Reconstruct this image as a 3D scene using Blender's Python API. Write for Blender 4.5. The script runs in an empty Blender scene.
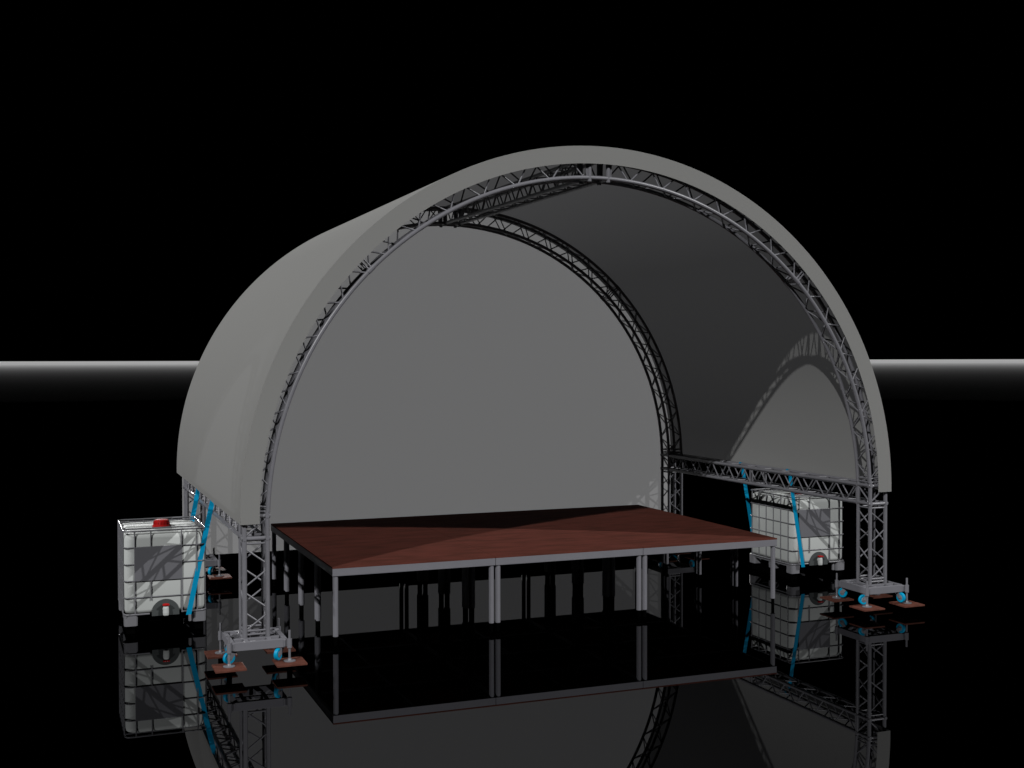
import bpy, math, random
from math import pi, sin, cos, sqrt, radians
from mathutils import Vector, Matrix
random.seed(4)
scene = bpy.context.scene
col = scene.collection

# ------------------------------------------------------------------ materials
def mat(name):
    m = bpy.data.materials.new(name); m.use_nodes = True
    nt = m.node_tree
    for n in list(nt.nodes): nt.nodes.remove(n)
    out = nt.nodes.new('ShaderNodeOutputMaterial')
    return m, nt, out

def princ(name, rgb, rough=.5, spec=.3, metal=0., noise=.0, nscale=8., stretch=(1, 1, 1)):
    m, nt, out = mat(name)
    b = nt.nodes.new('ShaderNodeBsdfPrincipled')
    b.inputs['Roughness'].default_value = rough
    b.inputs['Metallic'].default_value = metal
    b.inputs['Specular IOR Level'].default_value = spec
    b.inputs['Base Color'].default_value = (*rgb, 1)
    if noise:
        tc = nt.nodes.new('ShaderNodeTexCoord'); mp = nt.nodes.new('ShaderNodeMapping')
        mp.inputs['Scale'].default_value = stretch
        nz = nt.nodes.new('ShaderNodeTexNoise'); nz.inputs['Scale'].default_value = nscale
        nz.inputs['Detail'].default_value = 4
        cr = nt.nodes.new('ShaderNodeValToRGB')
        cr.color_ramp.elements[0].position = .3; cr.color_ramp.elements[1].position = .7
        cr.color_ramp.elements[0].color = (*[c*(1-noise) for c in rgb], 1)
        cr.color_ramp.elements[1].color = (*[min(1, c*(1+noise)) for c in rgb], 1)
        nt.links.new(tc.outputs['Object'], mp.inputs[0]); nt.links.new(mp.outputs[0], nz.inputs['Vector'])
        nt.links.new(nz.outputs['Fac'], cr.inputs[0]); nt.links.new(cr.outputs[0], b.inputs['Base Color'])
    nt.links.new(b.outputs[0], out.inputs[0])
    return m

def cloth(name, refl, trans):
    """woven membrane: diffuse front plus light coming through from behind"""
    m, nt, out = mat(name)
    d = nt.nodes.new('ShaderNodeBsdfDiffuse'); t = nt.nodes.new('ShaderNodeBsdfTranslucent')
    a = nt.nodes.new('ShaderNodeAddShader')
    d.inputs[0].default_value = (*refl, 1); t.inputs[0].default_value = (*trans, 1)
    nt.links.new(d.outputs[0], a.inputs[0]); nt.links.new(t.outputs[0], a.inputs[1])
    nt.links.new(a.outputs[0], out.inputs[0])
    return m

M = {}
M['alu'] = princ('aluminium', (.262, .260, .286), .33, .70, 0, .05, 6)
M['alu_flat'] = princ('aluminium_profile', (.268, .266, .295), .5, .2, 0, .04, 5)
M['canvas'] = cloth('roof_canvas', (.340, .340, .330), (.077, .077, .079))
M['backdrop'] = cloth('backdrop_fabric', (.22, .22, .222), (.300, .300, .303))
M['plastic'] = princ('white_tank_plastic', (.76, .79, .77), .65, .15)
M['cage'] = princ('galvanised_steel', (.25, .25, .27), .3, .6)
M['label'] = princ('grey_label_plate', (.215, .215, .235), .5, .2)
M['recess'] = princ('painted_outlet_shade', (.10, .11, .11), .6, .1)  # shade of the tank's outlet hollow put into the base colour
M['pallet'] = princ('galvanised_pallet_steel', (.26, .26, .28), .35, .5)
M['red'] = princ('red_plastic', (.62, .012, .012), .35, .4)
M['blue'] = princ('blue_polyester_webbing', (.0, .34, .62), .6, .1, 0, .04, 40)
M['wheelblue'] = princ('blue_polyurethane', (.0, .46, .80), .4, .3)
M['rubber'] = princ('black_rubber', (.0015, .0015, .0015), .9, .0)
M['board'] = princ('red_brown_timber', (.175, .066, .047), .7, .1, 0, .25, 9, (1, 5, 1))

def deck_mat():
    m, nt, out = mat('red_brown_deck_plywood')
    b = nt.nodes.new('ShaderNodeBsdfPrincipled')
    b.inputs['Roughness'].default_value = .8; b.inputs['Specular IOR Level'].default_value = .04
    g = nt.nodes.new('ShaderNodeNewGeometry')
    def nz(scale, sx, sy, det):
        mp = nt.nodes.new('ShaderNodeMapping'); mp.inputs['Scale'].default_value = (sx, sy, 1)
        mp.inputs['Rotation'].default_value = (0, 0, radians(-12))
        n = nt.nodes.new('ShaderNodeTexNoise'); n.inputs['Scale'].default_value = scale
        n.inputs['Detail'].default_value = det
        nt.links.new(g.outputs['Position'], mp.inputs[0]); nt.links.new(mp.outputs[0], n.inputs['Vector'])
        return n
    n1 = nz(2.2, 1, 3.2, 2); n2 = nz(9, .6, 5, 5)
    mx = nt.nodes.new('ShaderNodeMath'); mx.operation = 'MULTIPLY_ADD'
    nt.links.new(n2.outputs['Fac'], mx.inputs[0]); mx.inputs[1].default_value = .20
    nt.links.new(n1.outputs['Fac'], mx.inputs[2])
    cr = nt.nodes.new('ShaderNodeValToRGB')
    cr.color_ramp.elements[0].position = .42; cr.color_ramp.elements[1].position = .78
    cr.color_ramp.elements[0].color = (.125, .043, .031, 1)
    cr.color_ramp.elements[1].color = (.190, .058, .043, 1)
    nt.links.new(mx.outputs[0], cr.inputs[0]); nt.links.new(cr.outputs[0], b.inputs['Base Color'])
    nt.links.new(b.outputs[0], out.inputs[0])
    return m
M['deck'] = deck_mat()

# ------------------------------------------------------------------ mesh builder
class MB:
    def __init__(s): s.v = []; s.f = []; s.sm = []
    def add(s, vs, fs, smooth=False):
        o = len(s.v); s.v += [tuple(v) for v in vs]
        for i, f in enumerate(fs):
            s.f.append([o+k for k in f]); s.sm.append(smooth[i] if isinstance(smooth, list) else smooth)
        return s
    def box(s, c, d, bev=0.0):
        x, y, z = c; a, b, h = d[0]/2, d[1]/2, d[2]/2
        vs = [(x+i*a, y+j*b, z+k*h) for k in (-1, 1) for j in (-1, 1) for i in (-1, 1)]
        return s.add(vs, [(0, 2, 3, 1), (4, 5, 7, 6), (0, 1, 5, 4), (2, 6, 7, 3), (0, 4, 6, 2), (1, 3, 7, 5)])
    def path(s, pts, r, n=8, closed=False, caps=True):
        pts = [Vector(p) for p in pts]; N = len(pts); rings = []
        prev = None
        for i, p in enumerate(pts):
            a = pts[(i-1) % N] if (closed or i > 0) else pts[i]
            b = pts[(i+1) % N] if (closed or i < N-1) else pts[i]
            t = (b-a).normalized()
            if prev is None:
                u = t.orthogonal().normalized()
            else:
                u = (prev - t*prev.dot(t)).normalized()
            prev = u; w = t.cross(u)
            rings.append([p + r*(cos(2*pi*(k+.5)/n)*u + sin(2*pi*(k+.5)/n)*w) for k in range(n)])
        vs = [v for ring in rings for v in ring]; fs = []
        for i in range(N if closed else N-1):
            j = (i+1) % N
            for k in range(n):
                l = (k+1) % n
                fs.append((i*n+k, i*n+l, j*n+l, j*n+k))
        sm = [True]*len(fs)
        if caps and not closed:               # caps get vertices of their own so the sides shade evenly
            L = len(vs); vs = vs+rings[0]+rings[-1]
            fs += [tuple(L+k for k in range(n))[::-1], tuple(L+n+k for k in range(n))]; sm += [False, False]
        return s.add(vs, fs, sm)
    def tube(s, a, b, r, n=8): return s.path([a, b], r, n)
    def lathe(s, c, prof, n=24, axis='z', smooth=True):
        vs = []; fs = []; sm = []
        def ring(r, h):
            o = len(vs)
            for k in range(n):
                t = 2*pi*k/n
                p = (r*cos(t), r*sin(t), h)
                if axis == 'y': p = (p[0], p[2], p[1])
                if axis == 'x': p = (p[2], p[0], p[1])
                vs.append((c[0]+p[0], c[1]+p[1], c[2]+p[2]))
            return o
        for i in range(len(prof)-1):
            a, b = ring(*prof[i]), ring(*prof[i+1])
            for k in range(n):
                l = (k+1) % n
                fs.append((a+k, a+l, b+l, b+k)); sm.append(smooth)
        a, b = ring(*prof[0]), ring(*prof[-1])
        fs.append(tuple(a+k for k in range(n))[::-1]); fs.append(tuple(b+k for k in range(n))); sm += [False, False]
        return s.add(vs, fs, sm)
    def rot(s, i0, M4):
        for i in range(i0, len(s.v)): s.v[i] = tuple(M4 @ Vector(s.v[i]))
    def build(s, name, m, parent=None, loc=(0, 0, 0), bevel=0.0):
        me = bpy.data.meshes.new(name)
        L = Vector(loc)
        me.from_pydata([tuple(Vector(v)-L) for v in s.v], [], s.f); me.update()
        me.polygons.foreach_set('use_smooth', s.sm)
        me.materials.append(m)
        o = bpy.data.objects.new(name, me); col.objects.link(o); o.location = loc
        if parent is not None: o.parent = parent
        if bevel:
            b = o.modifiers.new('bevel', 'BEVEL'); b.width = bevel; b.segments = 2; b.limit_method = 'ANGLE'
        return o

def tag(o, label=None, cat=None, group=None, kind=None):
    if label: o['label'] = label
    if cat: o['category'] = cat
    if group: o['group'] = group
    if kind: o['kind'] = kind
    return o
def empty(name, loc=(0, 0, 0)):
    o = bpy.data.objects.new(name, None); col.objects.link(o); o.location = loc; o.empty_display_size = .3
    return o
def copy_tree(o, parent=None):
    c = o.copy(); col.objects.link(c); c.parent = parent
    for ch in [x for x in bpy.data.objects if x.parent == o]: copy_tree(ch, c)
    return c

# ------------------------------------------------------------------ setting
XC = 3.01
XL, XR, YF, YB = XC-4.005, XC+4.005, -.65, 4.70
G = .10                      # height of the pads' undersides over the mirror floor
TH = .12                     # half spacing of the truss chords

m, nt, out = mat('black_mirror_floor')
gl = nt.nodes.new('ShaderNodeBsdfGlossy'); gl.inputs['Roughness'].default_value = 0.0
gl.inputs['Color'].default_value = (.175, .175, .178, 1)
nt.links.new(gl.outputs[0], out.inputs[0])
fl = MB(); n = 128; R0 = 24000
rr = [0, 30, 200, 1500, R0]
vs = [(0, 0, 0)]; fs = []
for r in rr[1:]:
    vs += [(r*cos(2*pi*k/n), r*sin(2*pi*k/n), 0) for k in range(n)]
for k in range(n): fs.append((0, 1+k, 1+(k+1) % n))
for i in range(len(rr)-2):
    a, b = 1+i*n, 1+(i+1)*n
    for k in range(n): fs.append((a+k, b+k, b+(k+1) % n, a+(k+1) % n))
fl.add(vs, fs)
tag(fl.build('floor', m), kind='structure')

# low mist lying on the far floor, its top rising slowly with distance
m, nt, out = mat('pale_mist')
pv = nt.nodes.new('ShaderNodeVolumePrincipled')
pv.inputs['Density'].default_value = .030; pv.inputs['Color'].default_value = (.99, .99, .99, 1)
pv.inputs['Anisotropy'].default_value = 0.0
nt.links.new(pv.outputs[0], out.inputs['Volume'])
hz = MB(); n = 96
rad = [90, 120, 170, 260, 400, 600, 900, 1350, 2000, 3000, 4200]
vs = []; fs = []
for top in (0, 1):
    for r in rad:
        z = .02 if not top else .0203 + 2.1*(r/4000.)**1.8
        vs += [(r*cos(2*pi*k/n), r*sin(2*pi*k/n), z) for k in range(n)]
nr = len(rad)
for i in range(nr-1):
    for k in range(n):
        l = (k+1) % n
        a, b = i*n, (i+1)*n
        fs.append((a+k, a+l, b+l, b+k))
        a += nr*n; b += nr*n
        fs.append((a+k, b+k, b+l, a+l))
for k in range(n):
    l = (k+1) % n
    fs.append((k, nr*n+k, nr*n+l, l))
    o1 = (nr-1)*n; o2 = nr*n+(nr-1)*n
    fs.append((o1+k, o1+l, o2+l, o2+k))
hz.add(vs, fs)
tag(hz.build('haze', m), 'pale ground mist along the horizon', None, None, 'stuff')

# ------------------------------------------------------------------ truss frame
CR, BR = .025, .010          # chord and brace radii
def zig(mb, A, B, n, r=BR, gap=.10, flip=False, ends=True):
    """zigzag bracing between two chords A(t), B(t) (functions of 0..1)"""
    ts = [i/n for i in range(n+1)]
    d = gap/n/2
    for i in range(n):
        t0, t1 = ts[i]+d, ts[i+1]-d
        p, q = (A, B) if (i % 2 == 0) != flip else (B, A)
        mb.tube(p(t0), q(t1), r, 6)
def straight(p0, p1, e1, e2, nseg, trim=.04):
    """four chord truss p0..p1, e1,e2 = half vectors to the chords"""
    p0, p1, e1, e2 = map(Vector, (p0, p1, e1, e2))
    ch = MB(); br = MB()
    for a in (-1, 1):
        for b in (-1, 1): ch.tube(p0+a*e1+b*e2, p1+a*e1+b*e2, CR, 14)
    u = (p1-p0).normalized(); q0, q1 = p0+u*trim, p1-u*trim
    def F(a, b): return lambda t: q0.lerp(q1, t)+a*e1+b*e2
    zig(br, F(-1, -1), F(1, -1), nseg); zig(br, F(-1, 1), F(1, 1), nseg, flip=True)
    zig(br, F(-1, -1), F(-1, 1), nseg, flip=True); zig(br, F(1, -1), F(1, 1), nseg)
    for p in (q0, q1):
        c = [p-e1-e2, p+e1-e2, p+e1+e2, p-e1+e2]
        for i in range(4): br.tube(c[i], c[(i+1) % 4], BR*1.15, 8)
    return ch, br

frame = empty('roof_truss_frame', (XC, 2, 0))
tag(frame, 'arched aluminium truss frame on four towers carrying the grey roof', 'truss frame')
frame.rotation_euler = (0, 0, 0)
bpy.context.view_layer.update()
INV = Vector(frame.location)
def put(mb, name, m, parent, label=None, bevel=0):
    """build with world coordinates under a parent whose world location is known"""
    wl = world_loc(parent)
    o = mb.build(name, m, None, (0, 0, 0), bevel)
    o.data.transform(Matrix.Translation(-wl)); o.parent = parent
    if label: o['label'] = label
    return o
def world_loc(o):
    l = Vector(o.location)
    while o.parent is not None: o = o.parent; l = l+o.location
    return l

ZN0, ZN1 = 1.405, 1.640       # lower and upper ring of the corner boxes
ZA = 1.70                     # arch springing
ZC, RA = 1.555, 4.0           # arch centre height, mean radius
JB = .313
def base_frame(x, y, side, fb):
    b = MB()
    h = .088; zc = .312; s = JB-.01; w = .05
    for sg in (-1, 1):
        b.box((x, y+sg*(s-.03), zc), (2*s-.05, w, h))
        b.box((x+sg*(s-.03), y, zc+.001), (w, 2*s-.05-w*2+.03, h-.004))
        b.box((x+sg*TH, y, zc+.028), (.045, 2*s-.13, .03))
        b.box((x, y+sg*TH, zc+.031), (2*s-.13, .045, .03))
    # diagonal stiffeners in the middle
    for sg in (-1, 1):
        b.tube((x-.11, y-.11*sg, zc+.05), (x+.11, y+.11*sg, zc+.05+.001*sg), .012, 6)
    for sx in (-1, 1):
        for sy in (-1, 1):
            cx, cy = x+sx*JB, y+sy*JB
            i0 = len(b.v)
            b.lathe((cx, cy, .262), [(.025, 0), (.025, .096)], 16)
            b.box((x+sx*(JB-.035), y+sy*(JB-.035), zc), (.05, .05, .075))
    o = put(b, 'base_frame', M['alu_flat'], frame, None, .003)
    for sx in (-1, 1):
        for sy in (-1, 1):
            cx, cy = x+sx*JB, y+sy*JB
            j = MB(); j.tube((cx, cy, G+.024), (cx, cy, .448), .0125, 12)
            j.lathe((cx, cy, G+.022), [(.062, 0), (.062, .007), (.025, .012), (.018, .03)], 24)
            put(j, 'screw_jack', M['alu'], o)
    # swivelled castors hang under the corners
    sp = [(-.25, -.24, radians(200)), (.235, -.24, radians(230)), (-.24, .24, radians(95)), (.24, .24, radians(60))]
    if side > 0: sp = [(-.25, -.24, radians(172)), (.22, -.24, radians(-78+360)), (-.235, .20, radians(115)), (.23, .24, radians(160))]
    for (dx, dy, a) in sp:
        px, py = x+dx, y+dy
        ux, uy = cos(a), sin(a)              # trailing direction
        wx, wy = px+ux*.06, py+uy*.06
        wz = .198
        w = MB(); i0 = len(w.v)
        w.lathe((0, 0, 0), [(.030, -.019), (.058, -.019), (.064, -.012), (.064, .012), (.058, .019), (.030, .019)], 28, 'y')
        Rm = Matrix.Translation((wx, wy, wz)) @ Matrix.Rotation(a, 4, 'Z')
        w.rot(i0, Rm)
        k = MB(); i0 = len(k.v)
        k.lathe((0, 0, 0), [(.028, -.0235), (.034, -.0205), (.034, .0205), (.028, .0235)], 20, 'y')
        for s2 in (-1, 1):
            yy = s2*.028
            k.add([(-.022, yy-.002, -.01), (.022, yy-.002, -.01), (-.015, yy-.002, .068), (-.085, yy-.002, .068),
                   (-.022, yy+.002, -.01), (.022, yy+.002, -.01), (-.015, yy+.002, .068), (-.085, yy+.002, .068)],
                  [(0, 1, 2, 3), (7, 6, 5, 4), (0, 4, 5, 1), (1, 5, 6, 2), (2, 6, 7, 3), (3, 7, 4, 0)])
        k.box((-.05, 0, .068), (.075, .06, .006)); k.tube((0, -.034, 0), (0, .034, 0), .008, 8)
        k.rot(i0, Rm)
        put(k, 'castor_fork', M['alu_flat'], o)
        put(w, 'castor_wheel', M['wheelblue'], o)
    return o

sides = ((XL, -1, 'left'), (XR, 1, 'right')); depth = ((YF, 'front'), (YB, 'rear'))
for (x, sd, sn) in sides:
    for (y, fn) in depth:
        ch = MB(); br = MB()
        for a in (-1, 1):
            for b in (-1, 1): ch.tube((x+a*TH, y+b*TH, .345), (x+a*TH, y+b*TH, ZA-.015), CR, 16)
        # corner box rings
        for z in (ZN0, ZN1):
            for s2 in (-1, 1):
                ch.tube((x-TH-.03, y+s2*TH, z), (x+TH+.03, y+s2*TH, z), CR*.93, 12)
                ch.tube((x+s2*TH, y-TH-.03, z+.001), (x+s2*TH, y+TH+.03, z+.001), CR*.9, 12)
        o = put(ch, 'tower', M['alu'], frame)
        def F(a, b, z0, z1): return lambda t: Vector((x+a*TH, y+b*TH, z0+(z1-z0)*t))
        for (z0, z1, n) in ((.40, 1.335, 4),):
            zig(br, F(-1, -1, z0, z1), F(1, -1, z0, z1), n, flip=False, gap=.24)
            zig(br, F(-1, 1, z0, z1), F(1, 1, z0, z1), n, flip=True, gap=.24)
            zig(br, F(-1, -1, z0, z1), F(-1, 1, z0, z1), n, flip=True, gap=.24)
            zig(br, F(1, -1, z0, z1), F(1, 1, z0, z1), n, flip=False, gap=.24)
        # braces inside the corner box
        for (a, b, c, d) in ((-1, -1, 1, -1), (1, 1, -1, 1), (-sd, -1, -sd, 1)):
            br.tube((x+a*TH, y+b*TH, ZN0+.02), (x+c*TH, y+d*TH, ZN1-.02), BR*1.1, 8)
        for z in (.392, .43, 1.352, 1.688):
            for s2 in (-1, 1):
                br.tube((x-TH, y+s2*TH, z), (x+TH, y+s2*TH, z), BR*1.15, 8)
                br.tube((x+s2*TH, y-TH, z+.0005), (x+s2*TH, y+TH, z+.0005), BR*1.1, 8)
        put(br, 'bracing', M['alu'], o)
        base_frame(x, y, sd, fn)

def arch(y, fn):
    ZC = 1.530 if y < 0 else 1.575
    a0 = math.asin((ZA-ZC)/RA); a1 = pi-a0
    ch = MB(); br = MB()
    K = .06/RA
    def P(r, b, t): return Vector((XC+r*cos(t), y+b*TH, ZC+r*sin(t)))
    for b in (-1, 1):
        for r in (RA-TH, RA+TH):
            ch.path([P(r, b, a0-.004+(a1-a0+.008)*i/96) for i in range(97)], CR, 14)
    # bracing in four bolted segments each side of the crown box
    hb = .12/RA*1.0
    segs = [(a0+.006, pi/4-K*.7), (pi/4+K*.7, pi/2-hb-K), (pi/2+hb+K, 3*pi/4-K*.7), (3*pi/4+K*.7, a1-.006)]
    for (s, e) in segs:
        n = 13
        def Q(r, b): return lambda t: P(r, b, s+(e-s)*t)
        ri, ro = RA-TH, RA+TH
        zig(br, Q(ri, -1), Q(ro, -1), n, gap=.12); zig(br, Q(ri, 1), Q(ro, 1), n, flip=True, gap=.12)
        zig(br, Q(ri, -1), Q(ri, 1), n, gap=.12); zig(br, Q(ro, -1), Q(ro, 1), n, flip=True, gap=.12)
        for t in (s-.006 if s > a0+.02 else s+.004, e+.006 if e < a1-.02 else e-.004):
            c = [P(ri, -1, t), P(ro, -1, t), P(ro, 1, t), P(ri, 1, t)]
            for i in range(4): br.tube(c[i], c[(i+1) % 4], BR*1.15, 8)
    # crown box where the ridge truss is bolted in
    for s2 in (-1, 1):
        for b in (-1, 1):
            ch.tube((XC+s2*TH, y+b*TH, ZC+RA-TH-.045), (XC+s2*TH, y+b*TH, ZC+RA+TH), CR, 14)
        for z in (ZC+RA-TH, ZC+RA+TH):
            ch.tube((XC+s2*TH, y-TH-.02, z), (XC+s2*TH, y+TH+.02, z), CR*.93, 12)
    for t in (pi/4, 3*pi/4):
        for b in (-1, 1):
            for r in (RA-TH, RA+TH): ch.tube(P(r, b, t-.012), P(r, b, t+.012), CR+.004, 14)
    o = put(ch, 'arch_truss', M['alu'], frame, fn+' arch truss')
    put(br, 'bracing', M['alu'], o)
arch(YF, 'front'); arch(YB, 'rear')

for (x, sd, sn) in sides:
    zc = (ZN0+ZN1)/2
    ch, br = straight((x, YF+TH, zc), (x, YB-TH, zc), (TH, 0, 0), (0, 0, (ZN1-ZN0)/2), 22)
    ym = (YF+YB)/2
    for yy in (ym-.03, ym+.03):
        for s2 in (-1, 1):
            br.tube((x+s2*TH, yy, ZN0), (x+s2*TH, yy, ZN1), BR*1.15, 8)
            br.tube((x-TH, yy, zc+s2*(ZN1-ZN0)/2), (x+TH, yy, zc+s2*(ZN1-ZN0)/2), BR*1.15, 8)
    o = put(ch, 'side_truss', M['alu'], frame); put(br, 'bracing', M['alu'], o)
ch, br = straight((XC, YF+TH, 1.530+RA), (XC, YB-TH, 1.575+RA), (TH, 0, 0), (0, 0, TH), 22)
o = put(ch, 'ridge_truss', M['alu'], frame); put(br, 'bracing', M['alu'], o)

# ------------------------------------------------------------------ canopy and backdrop
ZS, RO, RI = 1.595, 4.175, 3.972
YC0, YC1 = -.825, 5.52
def arcpts(r, zb, n=120):
    a = -math.asin((ZS-zb)/r)
    return [(XC+r*cos(a+(pi-2*a)*i/n), ZS+r*sin(a+(pi-2*a)*i/n)) for i in range(n+1)]
can = empty('roof_canopy', (XC, 2.3, ZS))
tag(can, 'grey fabric canopy stretched over the arched truss frame', 'canopy')
ZB = 1.562
po = arcpts(RO, ZB); pi2 = arcpts(RO-.008, ZB); pn = arcpts(RI, ZB)
N = len(po); sk = MB()
vs = [(x, YC0, z) for x, z in po]+[(x, YC1, z) for x, z in po]
sk.add(vs, [(i, i+1, N+i+1, N+i) for i in range(N-1)], True)
put(sk, 'roof_skin', M['canvas'], can)
for y in (YC0-.001,):
    fa = MB(); vs = [(x, y, z) for x, z in po]+[(x, y, z) for x, z in pn]
    fa.add(vs, [(i, i+1, N+i+1, N+i) for i in range(N-1)])
    o = put(fa, 'fascia', M['canvas'], can)
    so = o.modifiers.new('thick', 'SOLIDIFY'); so.thickness = .006; so.offset = 0

bd = MB(); YW = 5.0; RW = 4.15; ZWB = .345
t0 = -math.asin((ZS-1.5)/RW)
arc = [(XC+RW*cos(t0+(pi-2*t0)*i/96), ZS+RW*sin(t0+(pi-2*t0)*i/96)) for i in range(97)]
poly = arc+[(arc[-1][0], ZWB), (arc[0][0], ZWB)]
bd.add([(x, YW, z) for x, z in poly], [tuple(range(len(poly)))])
o = bd.build('backdrop', M['backdrop'], None)
o.data.transform(Matrix.Translation((-XC, -YW, -ZWB))); o.location = (XC, YW, ZWB)
tag(o, 'plain mid grey fabric back wall hung behind the rear truss arch', 'backdrop')

# ------------------------------------------------------------------ stage decks, 2 m x 1 m each
H = .895; FH = .088
def deck():
    e = empty('stage_deck', (0, 0, G))
    fr = MB(); z = H-FH/2-.004; w = .035; gp = .003
    fr.box((1, w/2+gp, z), (2-2*gp, w, FH)); fr.box((1, 1-w/2-gp, z), (2-2*gp, w, FH))
    fr.box((w/2+gp, .5, z), (w, 1-2*w-2*gp, FH)); fr.box((2-w/2-gp, .5, z), (w, 1-2*w-2*gp, FH))
    fr.box((1, .5, z+.01), (w, 1-2*w-2*gp, FH-.03))
    put(fr, 'frame', M['alu_flat'], e, None, .003)
    b = MB(); b.box((1, .5, H+.004), (1.996, .996, .016)); put(b, 'deck_board', M['deck'], e)
    for x in (.042, 1.958):
        for y in (.042, .958):
            l = MB(); l.lathe((x, y, G), [(.029, 0), (.031, .002), (.031, H-FH-.006-G)], 20)
            lo = put(l, 'leg', M['alu_flat'], e)
            f = MB(); f.lathe((x, y, 0.001), [(.021, 0), (.021, G-.002)], 16)
            put(f, 'foot', M['rubber'], lo)
    return e
d0 = deck(); first = True
rows = ['front row', 'second row', 'third row', 'rearmost row']
cols = ['left', 'middle', 'right']
for j in range(4):
    for i in range(3):
        d = d0 if first else copy_tree(d0); first = False
        d.location = (2*i, j, G)
        tag(d, 'brown stage deck panel on grey legs, %s panel of the %s' % (cols[i], rows[j]), 'stage deck', 'deck panels forming the stage floor')

# ------------------------------------------------------------------ timber pads under the jacks
def pad(x, y):
    e = MB(); e.box((x, y, G+.011), (.315, .315, .020))
    o = e.build('timber_board', M['board'], None, (x, y, G), .002)
    f = MB(); f.box((x, y, G/2), (.05, .05, G-.002))
    put(f, 'foot', M['rubber'], o)
    return o
for (x, sd, sn) in sides:
    for (y, fn) in depth:
        for sy, jn in ((-1, 'front'), (1, 'back')):
            for sx, kn in ((-1, 'left'), (1, 'right')):
                o = pad(x+sx*JB, y+sy*JB)
                tag(o, 'brown square board under the %s %s screw jack of the %s %s tower' % (jn, kn, fn, sn),
                    'timber board', 'boards under the tower jacks')

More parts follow.
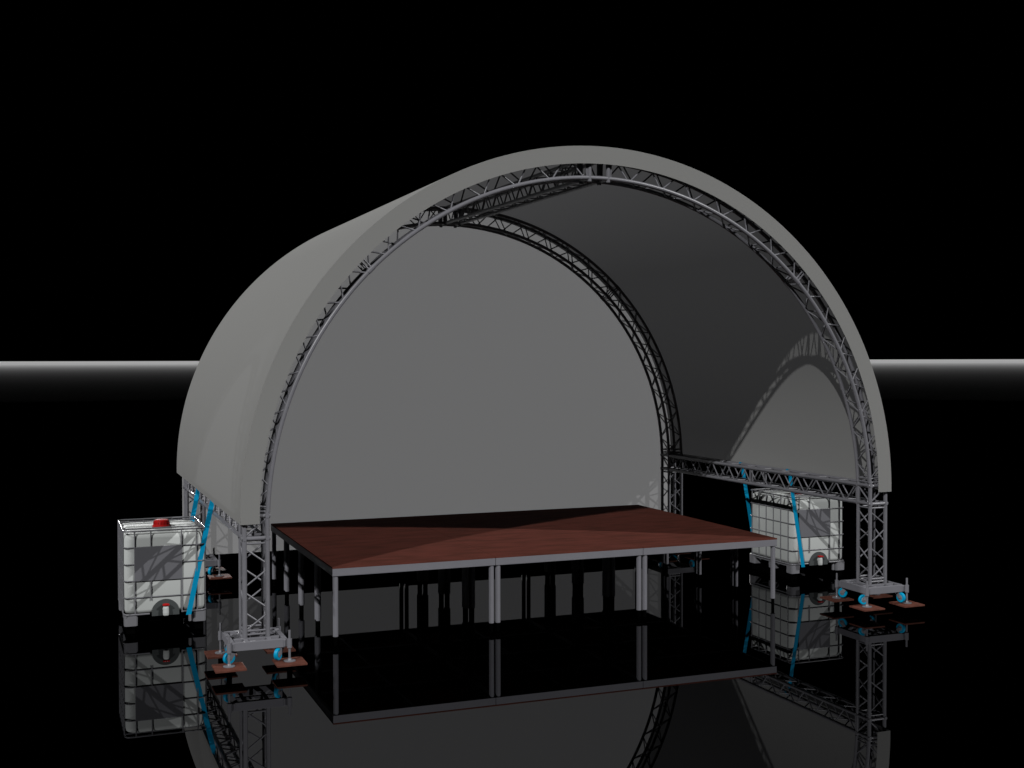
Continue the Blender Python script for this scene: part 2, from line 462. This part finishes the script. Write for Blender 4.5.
# ------------------------------------------------------------------ IBC tanks
def rrect(w, d, r, n=5):
    pts = []
    for (cx, cy, a) in ((w/2-r, -d/2+r, -pi/2), (w/2-r, d/2-r, 0), (-w/2+r, d/2-r, pi/2), (-w/2+r, -d/2+r, pi)):
        for i in range(n+1):
            t = a+pi/2*i/n; pts.append((cx+r*cos(t), cy+r*sin(t)))
    return pts
def ibc():
    W, D = .97, 1.17
    e = empty('water_tank', (0, 0, 0))
    # bottle: rounded vertical box with no hollow at the outlet
    b = MB(); n = 7
    prof = [(.06, .232, .10), (.015, .25, .10), (.004, .29, .10), (.0, .70, .10), (.002, 1.13, .10), (.012, 1.175, .10), (.035, 1.20, .10), (.075, 1.208, .09)]
    vs = []; fs = []; P = len(rrect(1, 1, .1, n))
    for (ins, z, r) in prof:
        vs += [(x, y, z) for x, y in rrect(W-2*ins-.022, D-2*ins-.022, r, n)]
    for i in range(len(prof)-1):
        for k in range(P):
            l = (k+1) % P; fs.append((i*P+k, i*P+l, (i+1)*P+l, (i+1)*P+k))
    sm = [True]*len(fs)
    fs.append(tuple(range(P))[::-1]); fs.append(tuple((len(prof)-1)*P+k for k in range(P))); sm += [False, True]
    b.add(vs, fs, sm)
    bo = put(b, 'tank_bottle', M['plastic'], e)
    # raised pads moulded in the top
    # outlet recess: flat half dome standing proud, hollow's shade put into its dark colour
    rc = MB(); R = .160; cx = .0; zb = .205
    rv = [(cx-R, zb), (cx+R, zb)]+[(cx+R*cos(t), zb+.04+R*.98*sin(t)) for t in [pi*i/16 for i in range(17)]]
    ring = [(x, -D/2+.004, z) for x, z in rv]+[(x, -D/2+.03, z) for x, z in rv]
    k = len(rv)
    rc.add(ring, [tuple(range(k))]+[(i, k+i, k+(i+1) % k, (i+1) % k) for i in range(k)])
    put(rc, 'outlet_shade_plate', M['recess'], e)
    v = MB(); v.lathe((cx, -D/2-.005, .285), [(.036, .0), (.036, -.03), (.03, -.045)], 18, 'y')
    v.lathe((cx, -D/2-.03, .225), [(.026, -.018), (.033, -.01), (.036, .02), (.034, .075), (.028, .095)], 18)
    vo = put(v, 'valve', M['plastic'], e)
    hdl = MB(); hdl.lathe((cx, -D/2-.03, .322), [(.018, 0), (.03, .003), (.038, .014), (.036, .026), (.02, .03)], 18)
    hdl.box((cx, -D/2-.045, .340), (.078, .03, .016)); put(hdl, 'valve_handle', M['red'], vo)
    # lid
    l = MB(); lx, ly = .01, -.02
    prof = [(.114, 0), (.112, .022), (.100, .032), (.092, .078), (.078, .090), (.03, .092)]
    l.lathe((lx, ly, 1.206), prof, 36)
    for i in range(18):
        t = 2*pi*i/18; l.box((lx+.096*cos(t), ly+.096*sin(t), 1.250), (.010, .010, .038))
    put(l, 'lid', M['red'], bo)
    # cage
    c = MB(); r = .0082
    w2, d2 = W/2-.008, D/2-.008
    base = rrect(2*w2, 2*d2, .07, 4)
    zs = [1.237, 1.042, .840, .640, .438]
    def ringz(z, rr): c.path([(x, y, z) for x, y in base], rr, 7, closed=True)
    for z in zs: ringz(z, r*(1.25 if z > 1.2 else 1))
    # lower ring is open in front of the outlet
    def lower(z, rr):
        pts = [(x, y) for x, y in base]
        pts = [(cx+.185, -d2)]+pts+[(cx-.185, -d2)]
        # base starts at the right front corner and runs round to the left front corner
        c.path([(x, y, z) for x, y in pts], rr, 7)
    lower(.236, .012)
    fx = [-W/2*.724, -.17, .20, .39]
    fx = [(-.5+f)*W for f in (.138, .33, .70, .885)]
    for x in fx:
        lo = .236
        if x == fx[1]: lo = .40
        c.tube((x, -d2-.002, lo), (x, -d2-.002, 1.237), r, 7); c.tube((x, d2+.002, .236), (x, d2+.002, 1.237), r, 7)
    for i in range(6):
        y = -D/2+.10+(D-.20)*i/5
        for s2 in (-1, 1): c.tube((s2*(w2+.002), y, .236), (s2*(w2+.002), y, 1.237), r, 7)
    for y in (-.39, .30):
        c.tube((-w2, y, 1.243), (w2, y, 1.243), .010, 8)
    put(c, 'cage', M['cage'], e)
    pl = MB(); pl.box(((fx[0]+fx[2])/2, -d2-.0125, .838), (fx[2]-fx[0]+.01, .003, .40))
    put(pl, 'label_plate', M['label'], e)
    # pallet
    p = MB()
    for sx in (-1, 1):
        for yy in (-D/2+.085, 0, D/2-.085):
            ww = .16 if yy else .12
            x = sx*(W/2-.085)
            i0 = len(p.v)
            pts = rrect(ww, .16, .035, 4)
            kk = len(pts)
            vv = [(x+a*.97, yy+b2*.97, G) for a, b2 in pts]+[(x+a, yy+b2, .222) for a, b2 in pts]
            p.add(vv, [(i, (i+1) % kk, kk+(i+1) % kk, kk+i) for i in range(kk)]+[tuple(range(kk))[::-1], tuple(kk+i for i in range(kk))],
                  False)
    for yy in (D/2-.03,):
        p.box((0, yy, .205), (W-.1, .03, .02))
    for s2 in (-1, 1): p.box((s2*(W/2-.03), 0, .208), (.03, D-.1, .018))
    p.tube((.29, -D/2+.05, G+.005), (.29, -D/2+.05, .222), .02, 10)
    po = put(p, 'pallet', M['pallet'], e)
    q = MB()
    for sx in (-1, 1): q.box((sx*(W/2-.085), 0, G/2), (.10, D-.1, G-.002))
    q.box((0, .0, G+.05), (W-.36, D-.30, .07))
    put(q, 'skid', M['rubber'], po)
    return e
t0_ = ibc(); t0_.location = (-1.714, 2.055, 0)
tag(t0_, 'white caged water tank with red lid left of the roof, outside the left side truss', 'water tank', 'ballast water tanks beside the roof')
t1_ = copy_tree(t0_); t1_.location = (7.722, 2.055, 0)
tag(t1_, 'white caged water tank under the right side truss, behind the right end of the stage', 'water tank', 'ballast water tanks beside the roof')

# ------------------------------------------------------------------ lashing straps
def strap(pts, wds, t=.004):
    """flat band through pts; wds = half width vector at every point"""
    s = MB(); P = [Vector(p) for p in pts]; rings = []
    for i, p in enumerate(P):
        a = P[max(i-1, 0)]; b = P[min(i+1, len(P)-1)]
        tg = (b-a).normalized(); wd = Vector(wds[i])
        nn = tg.cross(wd.normalized()).normalized()
        rings.append([p+wd+nn*t/2, p-wd+nn*t/2, p-wd-nn*t/2, p+wd-nn*t/2])
    vs = [v for r in rings for v in r]; fs = []
    for i in range(len(P)-1):
        for k in range(4): fs.append((4*i+k, 4*i+(k+1) % 4, 4*i+4+(k+1) % 4, 4*i+4+k))
    fs.append((3, 2, 1, 0)); L = 4*(len(P)-1); fs.append((L, L+1, L+2, L+3))
    s.add(vs, fs)
    o = s.build('lashing_strap', M['blue'], None); L0 = P[0].copy()
    o.data.transform(Matrix.Translation(-L0)); o.location = L0
    return o
for sd, xx, nm in ((-1, XL, 'left'), (1, XR, 'right')):
    for yt, yb, fn in ((1.55 if sd < 0 else 1.42, 1.425, 'front'), (2.98 if sd < 0 else 2.70, 2.69, 'rear')):
        xo = xx+sd*(TH+CR+.004); xm = xx+sd*(TH+CR+.016)
        xb = XC+sd*(4.46 if sd < 0 else 4.40)
        zt = ZN1+CR
        pts = [(xb, yb, .20), (xm, yt-.01, 1.50), (xo+sd*.002, yt, ZN1-.01), (xo-sd*.010, yt, zt-.002), (xx+sd*TH, yt, zt+.004),
               (xx+sd*(TH-.016), yt, zt-.002), (xx+sd*(TH-.03), yt, ZN1-.02)]
        h = .031; wds = [(h, 0, 0), (h, 0, 0)]+[(0, h*.8, 0)]*5
        lb = strap(pts, wds)
        tag(lb, 'blue strap from the %s side truss down the %s of the %s tank' % (nm, fn, nm), 'strap', 'blue straps tying the tanks to the roof')

# ------------------------------------------------------------------ lights
def sun(name, d, e, ang=.5):
    l = bpy.data.lights.new(name, 'SUN'); l.energy = e; l.angle = radians(ang)
    o = bpy.data.objects.new(name, l); col.objects.link(o)
    o.rotation_euler = Vector(d).to_track_quat('-Z', 'Y').to_euler(); o.location = (-Vector(d)*20)
    return o
S = 1.27
sun('key_light', (1.08, 1.035, -1), S)
sun('fill_light', (-1.10, 1.04, -1), S)
sun('back_light', (.02, -1, -.15), 1.40, 0)
sun('side_light', (1, .0, -.9), .66, 1)

w = bpy.data.worlds.new('World'); scene.world = w; w.use_nodes = True
w.node_tree.nodes['Background'].inputs[0].default_value = (0, 0, 0, 1)
w.node_tree.nodes['Background'].inputs[1].default_value = 0

# ------------------------------------------------------------------ camera
CX, CY, CZ, YAW, PIT, ROL, F = -3.0767, -13.4973, 3.2824, .37367, .02001, -.00214, 1197.84
fwd = Vector((sin(YAW)*cos(PIT), cos(YAW)*cos(PIT), -sin(PIT)))
r = Vector((cos(YAW), -sin(YAW), 0)); u = r.cross(fwd)
r2 = cos(ROL)*r+sin(ROL)*u; u2 = -sin(ROL)*r+cos(ROL)*u
cam = bpy.data.cameras.new('Camera'); co = bpy.data.objects.new('Camera', cam); col.objects.link(co)
co.matrix_world = Matrix(((r2.x, u2.x, -fwd.x, CX), (r2.y, u2.y, -fwd.y, CY), (r2.z, u2.z, -fwd.z, CZ), (0, 0, 0, 1)))
cam.sensor_width = 36; cam.lens = F*36/1024; cam.clip_start = .1; cam.clip_end = 60000
scene.camera = co

c = scene.cycles
c.max_bounces = 8; c.diffuse_bounces = 0; c.glossy_bounces = 4; c.transmission_bounces = 2; c.volume_bounces = 0
c.caustics_reflective = False; c.caustics_refractive = False
scene.view_settings.view_transform = 'Standard'; scene.view_settings.look = 'None'
scene.view_settings.exposure = 0; scene.view_settings.gamma = 1
